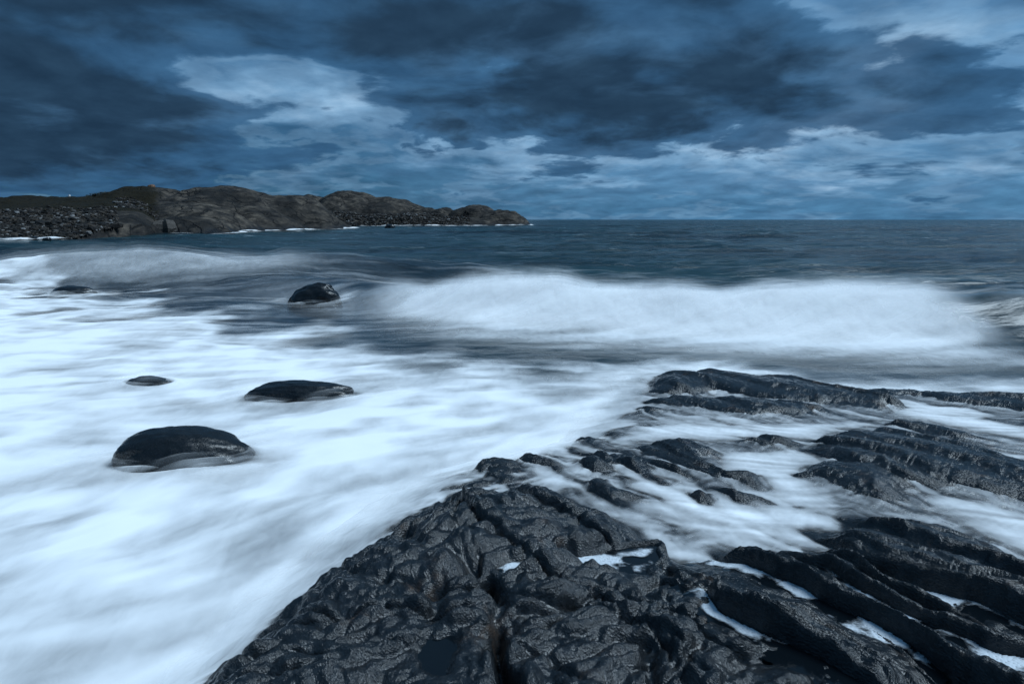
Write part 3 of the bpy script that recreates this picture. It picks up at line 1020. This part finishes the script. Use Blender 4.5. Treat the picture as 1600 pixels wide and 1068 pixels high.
# ---- boulders in the foam (built before the foam so that it thins over them)
def boulder(name, px0, px1, pyw, pytop, peak, depth, label, seed, group='dark boulders in the surf', steep=(1.0, 1.0), rough=0.07, z0=0.0, rot=0.0):
    """px0..px1 waterline ends, pyw waterline row, pytop top row, peak 0..1 along the width"""
    xa, ya = at(px0, pyw, z0)
    xb, yb = at(px1, pyw, z0)
    cx, cy = (xa + xb) / 2, (ya + yb) / 2 + depth * 0.34
    w = (xb - xa) / 2
    _, _, zt = at_y(800, pytop, cy)
    H = zt - z0
    nu, nv = 72, 40
    th = np.linspace(0, 2 * np.pi, nu, endpoint=False)
    ph = np.linspace(0, 1, nv)
    T, F = np.meshgrid(th, ph)
    rr = np.sin(F * np.pi * 0.5)                     # 0 at the top, 1 at the foot
    zz = np.cos(F * np.pi * 0.5)
    X = np.sign(np.cos(T)) * np.abs(np.cos(T)) ** 0.95 * rr
    Y_ = np.sign(np.sin(T)) * np.abs(np.sin(T)) ** 0.95 * rr
    pk = peak * 2 - 1
    # move the summit sideways: shear that fades to the foot
    Xs = X + pk * (1 - rr ** 1.6) * 0.9
    side = np.where(X < 0, steep[0], steep[1])
    Zs = np.abs(zz) ** side
    n = fbm(Xs * 1.3 + seed, Y_ * 1.3 + zz * 1.1, 4, 211 + seed, 0.5)
    n2 = 1 - np.abs(fbm(Xs * 2.5 + seed, zz * 2.5 + Y_, 3, 217 + seed))
    k = 1 + rough * n * 1.6
    Zs = Zs * (1 + rough * 1.2 * n * zz) - rough * 0.35 * (n2 - 0.6) * rr
    co = np.stack([Xs * w * k, Y_ * depth * 0.5 * k, Zs * H], -1)
    low = co[-1:].copy()
    low[..., :2] *= 1.5
    low[..., 2] = -0.30
    co = np.concatenate([co, low], 0)
    rows = co.shape[0]
    i = np.arange(rows * nu).reshape(rows, nu)
    j = np.roll(i, -1, 1)
    f = np.stack([i[:-1], i[1:], j[1:], j[:-1]], -1).reshape(-1, 4)
    o = new_mesh(name, co.reshape(-1, 3), f, M_BOULDER)
    o.location = (cx, cy, z0)
    o.rotation_euler.z = rot
    tag(o, label, 'boulder', group)
    # footprint height for the foam
    return cx, cy, w, depth * 0.5, H, rot


B = []
B.append(boulder('boulder', 166, 376, 736, 667, 0.40, 0.70, 'largest smooth black boulder in the white foam, lower left', 1, steep=(0.95, 1.1), rot=0.20, rough=0.05))
B.append(boulder('boulder', 376, 548, 628, 595, 0.50, 0.60, 'long flat black boulder half veiled by foam, behind the largest boulder', 2, steep=(0.7, 0.8), rot=0.10))
B.append(boulder('boulder', 188, 262, 604, 588, 0.42, 0.40, 'smallest pointed black rock just above the foam, between two larger boulders at left', 3, steep=(1.1, 1.2)))
B.append(boulder('boulder', 444, 526, 476, 443, 0.64, 0.8, 'dark upright boulder in front of the rolling waves with a lit upper rim', 4, steep=(1.25, 0.9), rough=0.09))
B.append(boulder('boulder', 70, 138, 463, 446, 0.48, 0.9, 'low dark rock at the far left edge of the foam', 5))
B.append(boulder('boulder', 110, 136, 431, 422, 0.5, 1.0, 'tiny dark rock awash below the small wave at left', 6, rough=0.09))
hb = np.full(FX.shape, -9.0)
for cx, cy, w, dp, H, rt in B:
    rx = ((FX - cx) * math.cos(rt) + (FY - cy) * math.sin(rt)) / w
    ry = (-(FX - cx) * math.sin(rt) + (FY - cy) * math.cos(rt)) / dp
    r2 = rx ** 2 + ry ** 2
    hb = np.maximum(hb, np.where(r2 < 1, H * np.sqrt(np.clip(1 - r2, 0, 1)), -0.6 * (np.sqrt(r2) - 1)))
    # slack dark water in the lee of each boulder
    lee = np.exp(-((FX - cx + 0.5 * w) / (w * 1.5)) ** 2 - ((FY - cy + dp * 1.1) / (dp * 0.9)) ** 2)
    dn = dn * (1 - 0.40 * lee * np.clip(0.8 + 1.4 * str2 + 0.8 * str1, 0, 1.3))
near_b = ss(-0.35, 0.0, hb)
foam_z = foam_z + 0.03 * near_b * ss(0.1, -0.1, hb)
dn = dn * ss(-0.03, 0.16, foam_z - hb + 0.10 * str2 + 0.05 * str1)
kf = (np.maximum(np.maximum(dn[:-1, :-1], dn[1:, 1:]), np.maximum(dn[1:, :-1], dn[:-1, 1:])) > 0.004)
o = sheet('sea_foam', FX, FY, foam_z, M_FOAM, {'dens': dn}, kf)
tag(o, 'silky white churned foam spread over the sea', 'foam', kind='stuff')
# mist veils just above the churned foam near the boulders and rim
for k in range(3):
    lf = 0.035 * (k + 1)
    nn = lic(FX, FY, vx, vy, lambda a, b: fbm(a * 1.7 + k * 3, b * 2.2, 3, 221 + k), 9, 0.45)
    mv = np.clip(0.20 + 0.9 * nn, 0, 1) * apron * 0.42 * ss(0.45, 0.02, sh) * ss(11, 8, FY)
    mv = mv * ss(-0.7, 0.0, sh) * ss(-0.15, -0.5, hb)
    kf = (mv[:-1, :-1] > 0.004) | (mv[1:, 1:] > 0.004)
    sub = sheet('foam_mist', FX, FY, foam_z + lf + 0.03 * nn, M_FOAM, {'dens': mv}, kf)
    tag(sub, 'thin spray veil hanging over the foam beside rocks', 'foam', kind='stuff')

for k in range(6):
    lf = 0.012 + 0.020 * k
    nn = lic(FX, FY, vx, vy, lambda a, b: fbm(a * 2.4 + k * 3, b * 2.0, 3, 225 + k), 9, 0.25)
    mv = np.clip(-0.06 + 1.9 * nn, 0, 1) * 0.42 * (1 - k / 6) ** 1.1 * ss(-0.85, -0.1, hb) * ss(24, 18, FY) * ss(0.05, 0.0, hb - 0.12)
    kf = (mv[:-1, :-1] > 0.004) | (mv[1:, 1:] > 0.004)
    sub = sheet('foam_mist', FX, FY, foam_z + lf + 0.07 * nn, M_FOAM, {'dens': mv}, kf)
    tag(sub, 'blurred wash lapping round the foot of the boulders', 'foam', kind='stuff')

# ---- spray torn from the crests
def spray(label, xr, dref, yc_fn, gain, hts, seed):
    root = empty('breaking_wave', ((xr[0] + xr[1]) / 2, float(yc_fn(np.array((xr[0] + xr[1]) / 2))), 0.0))
    ox, oy, _ = root.location
    tag(root, label, 'wave')
    gx, gd = np.meshgrid(np.linspace(xr[0], xr[1], 300), np.linspace(-3.0, 1.6, 110))
    gy = yc_fn(gx) + gd
    hz, d1, d2 = sea_height(gx, gy)
    for i, ht in enumerate(hts):
        arc = lic(gx, gy, 1.0 + 0 * gx, 0.20 - 0.25 * np.sin(gd), lambda a, b: fbm(a * 0.8 + i * 5.1, b * 1.6, 4, seed + i * 3), 13, 1.3)
        ends = ss(xr[0], xr[0] + 0.25 * (xr[1] - xr[0]), gx) * ss(xr[1], xr[1] - 0.16 * (xr[1] - xr[0]), gx)
        fade = (1 - (i + 1) / (len(hts) + 1)) ** 0.8
        prof = ss(-2.8, -0.9, gd) * ss(0.75 - 0.12 * i, -0.55 - 0.1 * i, gd + 0.5 * arc)
        dnn = np.clip(gain * fade * ends * prof * np.clip(0.70 + 1.3 * arc, 0, 1.5), 0, 0.88)
        zz = hz + ht * (0.6 + 0.9 * ss(-2.0, 0.3, gd)) * (1 + 0.6 * fbm(gx * 0.35, gd * 0.3, 2, seed + 40)) + 0.07 * arc
        kk = (dnn[:-1, :-1] > 0.004) | (dnn[1:, 1:] > 0.004)
        sheet('spray', gx - ox, gy - oy, zz, M_SPRAY, {'dens': dnn}, kk, root)
    return root


spray('long white wave breaking right across the middle and right of the sea', (-4.4, 10.0), 0, crest_y, 1.15, [0.03, 0.07, 0.11, 0.15, 0.20, 0.26], 231)
spray('smaller pale blue wave rolling in at the left below the stony beach', (-22.0, -7.5), 0, lambda x: 26 + 0.12 * (x + 14), 0.17, [0.08, 0.18, 0.3], 261)

# ================================================================== HEADLANDS
def dome_field(gx, gy, domes, seed):
    h = np.full(gx.shape, -3.0)
    for px, pyt, hwpx, D, dep, ex in domes:
        cx, _, zt = at_y(px, pyt, D)
        hw_ = hwpx / FPX * D
        wx = gx + 2.5 * fbm(gx / 14, gy / 14, 3, seed)
        wy = gy + 2.5 * fbm(gx / 14, gy / 14, 3, seed + 4)
        r = np.sqrt(((wx - cx) / hw_) ** 2 + ((wy - D) / dep) ** 2)
        h = np.maximum(h, (zt + 2) * np.clip(1 - r ** ex, -1, 1) - 2)
    return h


def headland(label, xr, yrr, nx, ny, domes, seed, ramp=None, grass=None, small=0.35):
    gx, gy = np.meshgrid(np.linspace(*xr, nx), np.linspace(*yrr, ny))
    h = dome_field(gx, gy, domes, seed)
    if ramp is not None:
        h = np.maximum(h, ramp(gx, gy))
    up = ss(-1, 2, h)
    h = h + up * (small * 1.6 * fbm(gx / 9, gy / 9, 4, seed + 9) + small * 0.9 * (ridged(gx / 5, gy / 3.5, 3, seed + 15) - 0.6))
    gr = grass(gx, gy, h) if grass is not None else 0 * gx
    wet = ss(1.3, 0.2, h + 0.5 * fbm(gx / 4, gy / 4, 2, seed + 20))
    kk = (h > -1.2)
    o = sheet('headland', gx, gy, h, M_LAND, {'grass': gr, 'wet': wet}, kk[:-1, :-1] | kk[1:, 1:])
    o['label'] = label
    tag(o, kind='structure')
    return gx, gy, h


shore_x = [at(-300, 378)[0], at(0, 375)[0], at(120, 373)[0], at(240, 368)[0], at(300, 365)[0]]
shore_y = [at(-300, 378)[1], at(0, 375)[1], at(120, 373)[1], at(240, 368)[1], at(300, 365)[1]]


def beach_ramp(x, y):
    ys = np.interp(x, shore_x, shore_y)
    t = y - ys
    z = np.where(t > 0, 0.13 * t, 0.08 * t)
    z = np.where(t > 30, 3.9 + (t - 30) * 0.075, z)
    z = np.minimum(z, 7.3)
    k = ss(at_y(330, 360, 110)[0] , at_y(205, 360, 110)[0], x * 110 / y)
    return z * k - 3 * (1 - k)


def near_grass(x, y, h):
    ys = np.interp(x, shore_x, shore_y)
    left = ss(at_y(260, 0, 120)[0], at_y(160, 0, 120)[0], x * 120 / y)
    return np.clip(ss(24, 31, y - ys) * left, 0, 1) + 0.28 * ss(6, 9, h) * ss(0.1, 0.5, fbm(x / 12, y / 12, 3, 333))


near_domes = [
    (237, 291, 105, 150, 26, 2.2), (355, 293, 130, 158, 30, 2.3), (440, 305, 105, 165, 22, 2.2), (490, 332, 72, 168, 13, 2.0),
    (300, 317, 120, 128, 20, 2.2), (390, 322, 110, 146, 16, 2.0), (290, 335, 92, 110, 11, 2.2), (200, 332, 36, 112, 7, 2.0),
    (165, 303, 70, 168, 25, 2.0), (60, 309, 140, 185, 35, 2.4), (-160, 307, 260, 190, 45, 2.4),
]
NGX, NGY, NGH = headland('near granite hill with grass and boulder beach', (-220, -34), (66, 235), 430, 400, near_domes, 301, beach_ramp, near_grass)
far_domes = [
    (488, 304, 46, 300, 30, 2.0), (545, 298, 75, 300, 34, 2.2), (600, 309, 95, 300, 30, 2.2), (660, 325, 45, 290, 18, 2.0),
    (692, 324, 42, 280, 16, 2.0), (745, 321, 58, 276, 18, 2.2), (780, 329, 56, 268, 18, 2.6), (630, 334, 150, 255, 22, 2.2), (520, 330, 110, 262, 26, 2.0),
    (725, 340, 100, 258, 12, 2.0), (440, 326, 110, 300, 30, 2.0),
]
FGX, FGY, FGH = headland('far granite point ending in a dark cliff', (-130, 12), (205, 345), 400, 330, far_domes, 341, None,
                         lambda x, y, h: 0.35 * ss(3, 6, h) * ss(0.0, 0.4, fbm(x / 15, y / 15, 3, 353)), 0.45)


def height_at(gx, gy, gh, x, y):
    fx = (x - gx[0, 0]) / (gx[0, -1] - gx[0, 0]) * (gx.shape[1] - 1)
    fy = (y - gy[0, 0]) / (gy[-1, 0] - gy[0, 0]) * (gx.shape[0] - 1)
    i, j = int(np.clip(round(fy), 0, gx.shape[0] - 1)), int(np.clip(round(fx), 0, gx.shape[1] - 1))
    return float(gh[i, j])


# ---- surf along the shore of both headlands
def shore_foam(gx, gy, h, seed, yw):
    sea_z, _, _ = sea_height(gx, gy)
    n = fbm(gx / 5, gy / 3, 4, seed)
    d = ss(-1.15, -0.15, h + 0.5 * n) * ss(0.45, 0.1, h)
    d = np.clip(d * (0.55 + 0.9 * n), 0, 0.95)
    kk = (d[:-1, :-1] > 0.01) | (d[1:, 1:] > 0.01)
    o = sheet('shore_foam', gx, gy, np.maximum(sea_z, 0) + 0.12 + 0.2 * np.clip(n, 0, 1), M_SPRAY, {'dens': d}, kk)
    tag(o, yw, 'foam', kind='stuff')


shore_foam(NGX, NGY, NGH, 361, 'line of surf along the foot of the near hill')
shore_foam(FGX, FGY, FGH, 371, 'line of surf along the foot of the far point')

# ---- stones
random.seed(5)


def stone_mesh(seed, n=0):
    rs = np.random.RandomState(seed)
    base = np.array([[-1, -1, -1], [1, -1, -1], [1, 1, -1], [-1, 1, -1], [-1, -1, 1], [1, -1, 1], [1, 1, 1], [-1, 1, 1],
                     [0, -1.35, 0], [1.35, 0, 0], [0, 1.35, 0], [-1.35, 0, 0], [0, 0, 1.25]], float)
    base[:, :3] *= 0.62
    base += rs.randn(13, 3) * 0.13
    base[:, 2] *= 0.75
    f = [(0, 1, 8), (1, 5, 8), (5, 4, 8), (4, 0, 8), (1, 2, 9), (2, 6, 9), (6, 5, 9), (5, 1, 9), (2, 3, 10), (3, 7, 10), (7, 6, 10), (6, 2, 10),
         (3, 0, 11), (0, 4, 11), (4, 7, 11), (7, 3, 11), (4, 5, 12), (5, 6, 12), (6, 7, 12), (7, 4, 12)]
    return base, np.array(f)


beach = empty('shingle_beach', (-75, 90, 0))
beach['label'] = 'stony beach of grey boulders below the grassy slope'
tag(beach, kind='structure')
protos = []
for k in range(8):
    v, f = stone_mesh(400 + k)
    me = bpy.data.meshes.new('stone')
    me.from_pydata([tuple(p) for p in v], [], [tuple(map(int, q)) for q in f])
    me.materials.append(M_STONE)
    protos.append(me)
spots = []
while len(spots) < 8500:
    px = random.uniform(-60, 262) if random.random() < 0.97 else random.uniform(240, 300)
    tt = random.random() ** 1.2 * random.uniform(24, 31)
    y0 = np.interp(at_y(px, 360, 90)[0], shore_x, shore_y)
    y = float(y0 + tt - 1.0)
    x = at_y(px, 360, y)[0]
    z = height_at(NGX, NGY, NGH, x, y)
    ramp_z = float(beach_ramp(np.array(x), np.array(y)))
    if z < -0.4 or z > ramp_z + 0.6:
        continue
    size = random.choice([0.09, 0.11, 0.13, 0.16, 0.20, 0.28]) * random.uniform(0.7, 1.3)
    if random.random() < 0.05:
        size *= 1.9
    spots.append((size / y, x, y, z, size))
spots.sort(reverse=True)
for k, (_, x, y, z, s_) in enumerate(spots[:300]):
    o = bpy.data.objects.new('stone', protos[k % 8])
    COL.objects.link(o)
    o.parent = beach
    o.location = (x + 75, y - 90, z + s_ * 0.15)
    o.scale = (s_ * random.uniform(.9, 1.6), s_ * random.uniform(.8, 1.2), s_ * random.uniform(.6, 1.0))
    o.rotation_euler = (random.uniform(-.3, .3), random.uniform(-.3, .3), random.uniform(0, 6.28))


def stone_heap(name, pts, off, parent):
    V, Fc = [], []
    pv = [stone_mesh(400 + k) for k in range(8)]
    for k, (x, y, z, s_) in enumerate(pts):
        v, f = pv[k % 8]
        a = random.uniform(0, 6.28)
        ca, sa_ = math.cos(a), math.sin(a)
        v = v * np.array([random.uniform(.9, 1.5), random.uniform(.8, 1.2), random.uniform(.6, 1.0)]) * s_
        v = np.stack([v[:, 0] * ca - v[:, 1] * sa_, v[:, 0] * sa_ + v[:, 1] * ca, v[:, 2]], -1) + np.array([x, y, z + s_ * .15]) - np.array(off)
        V.append(v)
        Fc.append(f + 13 * k)
    o = new_mesh(name, np.concatenate(V), np.concatenate(Fc), M_STONE, None, False, parent)
    o['kind'] = 'stuff'
    return o


stone_heap('small_stones', [(x, y, z, s_) for _, x, y, z, s_ in spots[300:]], (-75, 90, 0), beach)
fb = empty('shingle_beach', (-20, 250, 0))
fb['label'] = 'distant strip of pale stones below the far point'
tag(fb, kind='structure')
pts = []
for _ in range(9000):
    px = random.uniform(520, 735)
    y = random.uniform(235, 268)
    x = at_y(px, 350, y)[0]
    z = height_at(FGX, FGY, FGH, x, y)
    if -0.1 < z < 6.0:
        pts.append((x, y, z, random.choice([.22, .3, .4, .5]) * random.uniform(.7, 1.3)))
stone_heap('small_stones', pts[:5200], (-20, 250, 0), fb)


# ---- single big boulders on the shore
def block(px, py, wpx, hpx, Y, label, seed, mat=M_LAND, name='shore_boulder', group='boulders on the far shore'):
    x, y, z = at_y(px, py, Y)
    w, h = wpx / FPX * Y / 2, hpx / FPX * Y
    rs = np.random.RandomState(seed)
    n = 14
    th = np.linspace(0, 2 * np.pi, n, endpoint=False)
    prof = [(1.0, -0.3), (1.06, 0.15), (1.0, 0.62), (0.80, 0.92), (0.35, 1.0)]
    co = []
    rad = 1 + 0.13 * rs.randn(n)
    for r_, z_ in prof:
        for i, a in enumerate(th):
            q = r_ * rad[i] * (1 + 0.05 * rs.randn())
            cx = np.sign(math.cos(a)) * abs(math.cos(a)) ** .7
            cy = np.sign(math.sin(a)) * abs(math.sin(a)) ** .7
            co.append((cx * q * w, cy * q * w * .8, (z_ + 0.04 * rs.randn() + 0.08 * cx) * h))
    co = np.array(co)
    i = np.arange(len(prof) * n).reshape(len(prof), n)
    j = np.roll(i, -1, 1)
    f = np.stack([i[:-1], j[:-1], j[1:], i[1:]], -1).reshape(-1, 4)
    top = len(co)
    co = np.vstack([co, [0, 0, h * 1.01]])
    f = np.vstack([f, np.stack([i[-1], j[-1], np.full(n, top), np.full(n, top)], -1)])
    me = bpy.data.meshes.new(name)
    me.from_pydata([tuple(p) for p in co], [], [tuple(map(int, q)) if q[2] != q[3] else tuple(map(int, q[:3])) for q in f])
    me.materials.append(mat)
    for p_ in me.polygons:
        p_.use_smooth = False
    o = bpy.data.objects.new(name, me)
    COL.objects.link(o)
    o.location = (x, y, z)
    tag(o, label, 'boulder', group)
    return o


block(256, 360, 34, 15, 103, 'square-edged grey boulder at the water where beach meets hill', 1, M_STONE)
block(228, 360, 18, 7, 101, 'low pale flat boulder left of the square-edged boulder', 2, M_STONE)
block(162, 350, 25, 11, 100, 'rounded grey boulder in the middle of the stony beach', 3, M_STONE)
block(221, 352, 14, 7, 101, 'small dark boulder above the low pale flat boulder', 4, M_STONE)
block(609, 358, 15, 7, 185, 'dark rock standing in the surf before the far point', 5, M_BOULDER)
block(42, 355, 16, 7, 90, 'pale boulder among stones at the far left of the beach', 6, M_STONE)
for k, (px, py, wp) in enumerate([(8, 375, 20), (28, 377, 14), (52, 374, 12), (74, 375, 10)]):
    block(px, py, wp, 4, 75, ['widest black rock awash at the far left shoreline', 'second black rock from the left at the shoreline',
                              'third black rock from the left at the shoreline', 'fourth and smallest black rock from the left at the shoreline'][k], 20 + k, M_BOULDER)

# ---- cairn on the summit
cxy = at_y(237, 294, 150)
zc = height_at(NGX, NGY, NGH, cxy[0], cxy[1])
c = block(237, 293, 10, 4, 150, 'small rust brown stone on the summit of the near hill', 31, M_CAIRN, 'summit_stone', None)
c['category'] = 'stone'
c.location.z = zc - 0.1


# ---- shrubs on the skyline
def shrub(px, Y, wpx, hpx, label, seed):
    x, y, _ = at_y(px, 300, Y)
    z = height_at(NGX, NGY, NGH, x, y)
    rs = np.random.RandomState(seed)
    w, h = wpx / FPX * Y, hpx / FPX * Y
    root = empty('shrub', (x, y, z - 0.1))
    tag(root, label, 'shrub', 'shrubs on the hill skyline')
    V, Fc = [], []
    for k in range(420):
        a = rs.rand() * 6.28
        r = math.sqrt(rs.rand()) * 0.5
        lx = r * math.cos(a) * w
        ly = r * math.sin(a) * w * .6
        top = h * (1 - (2 * r) ** 2) ** .5 * (0.6 + 0.55 * pn(np.array(lx * 1.1 + seed), np.array(ly)).item() + 0.25)
        lz = max(0.05, top * rs.rand() ** .5)
        q = rs.randn(3, 3) * 0.13
        V += [np.array([lx, ly, lz]) + q[i] for i in range(3)]
        Fc.append((3 * k, 3 * k + 1, 3 * k + 2))
    new_mesh('foliage', np.array(V), np.array(Fc), M_SHRUB, None, False, root)
    V, Fc = [], []
    for k in range(6):
        a, tx = rs.rand() * 6.28, rs.uniform(-.3, .3) * w
        e = np.array([tx + 0.4 * math.cos(a), .3 * math.sin(a), h * rs.uniform(.7, 1.15)])
        s0 = np.array([tx * .6, 0, 0])
        for i, (p_, r_) in enumerate(((s0, .07), (e, .02))):
            for b in range(3):
                V.append(p_ + r_ * np.array([math.cos(b * 2.1), math.sin(b * 2.1), 0]))
        o_ = 6 * k
        for b in range(3):
            Fc.append((o_ + b, o_ + (b + 1) % 3, o_ + 3 + (b + 1) % 3, o_ + 3 + b))
    new_mesh('stem', np.array(V), np.array(Fc), M_WOOD, None, False, root)


shrub(143, 168, 22, 7, 'tallest dark shrub on the skyline with bare twigs', 51)
shrub(163, 166, 22, 5, 'low dark shrub just right of the tallest shrub', 52)
shrub(120, 172, 26, 4, 'long low shrub on the skyline left of the tallest shrub', 53)
shrub(150, 150, 14, 6, 'dark shrub below the skyline at the foot of the rock hump', 54)
shrub(98, 172, 20, 3, 'leftmost low shrub beside the wooden fence', 55)

# ---- fence and marker post
x0, y0, _ = at_y(46, 306, 172)
x1, y1, _ = at_y(84, 306, 172)
zf = height_at(NGX, NGY, NGH, (x0 + x1) / 2, y0)
fence = empty('fence', ((x0 + x1) / 2, y0, zf))
tag(fence, 'old wooden post fence on the grassy skyline at far left', 'fence')


def box(name, sx_, sy_, sz_, loc, mat, parent):
    me = bpy.data.meshes.new(name)
    v = [(a * sx_ / 2, b * sy_ / 2, c_ * sz_) for c_ in (0, 1) for a, b in ((-1, -1), (1, -1), (1, 1), (-1, 1))]
    me.from_pydata(v, [], [(0, 3, 2, 1), (4, 5, 6, 7), (0, 1, 5, 4), (1, 2, 6, 5), (2, 3, 7, 6), (3, 0, 4, 7)])
    me.materials.append(mat)
    o_ = bpy.data.objects.new(name, me)
    COL.objects.link(o_)
    o_.parent = parent
    o_.location = loc
    return o_


ln = x1 - x0
for k in range(11):
    xx = -ln / 2 + ln * k / 10
    zz = height_at(NGX, NGY, NGH, (x0 + x1) / 2 + xx, y0) - zf
    box('post', .16, .16, 1.2 + .15 * random.random(), (xx, 0, zz - .1), M_WOOD, fence)
box('rail', ln, .06, .12, (0, -.13, .75), M_WOOD, fence)
pp = at_y(109, 312, 160)
po = box('marker_post', .35, .35, .9, (pp[0], pp[1], height_at(NGX, NGY, NGH, pp[0], pp[1])), M_WHITE, None)
tag(po, 'small white marker post on the grass right of the fence', 'post')
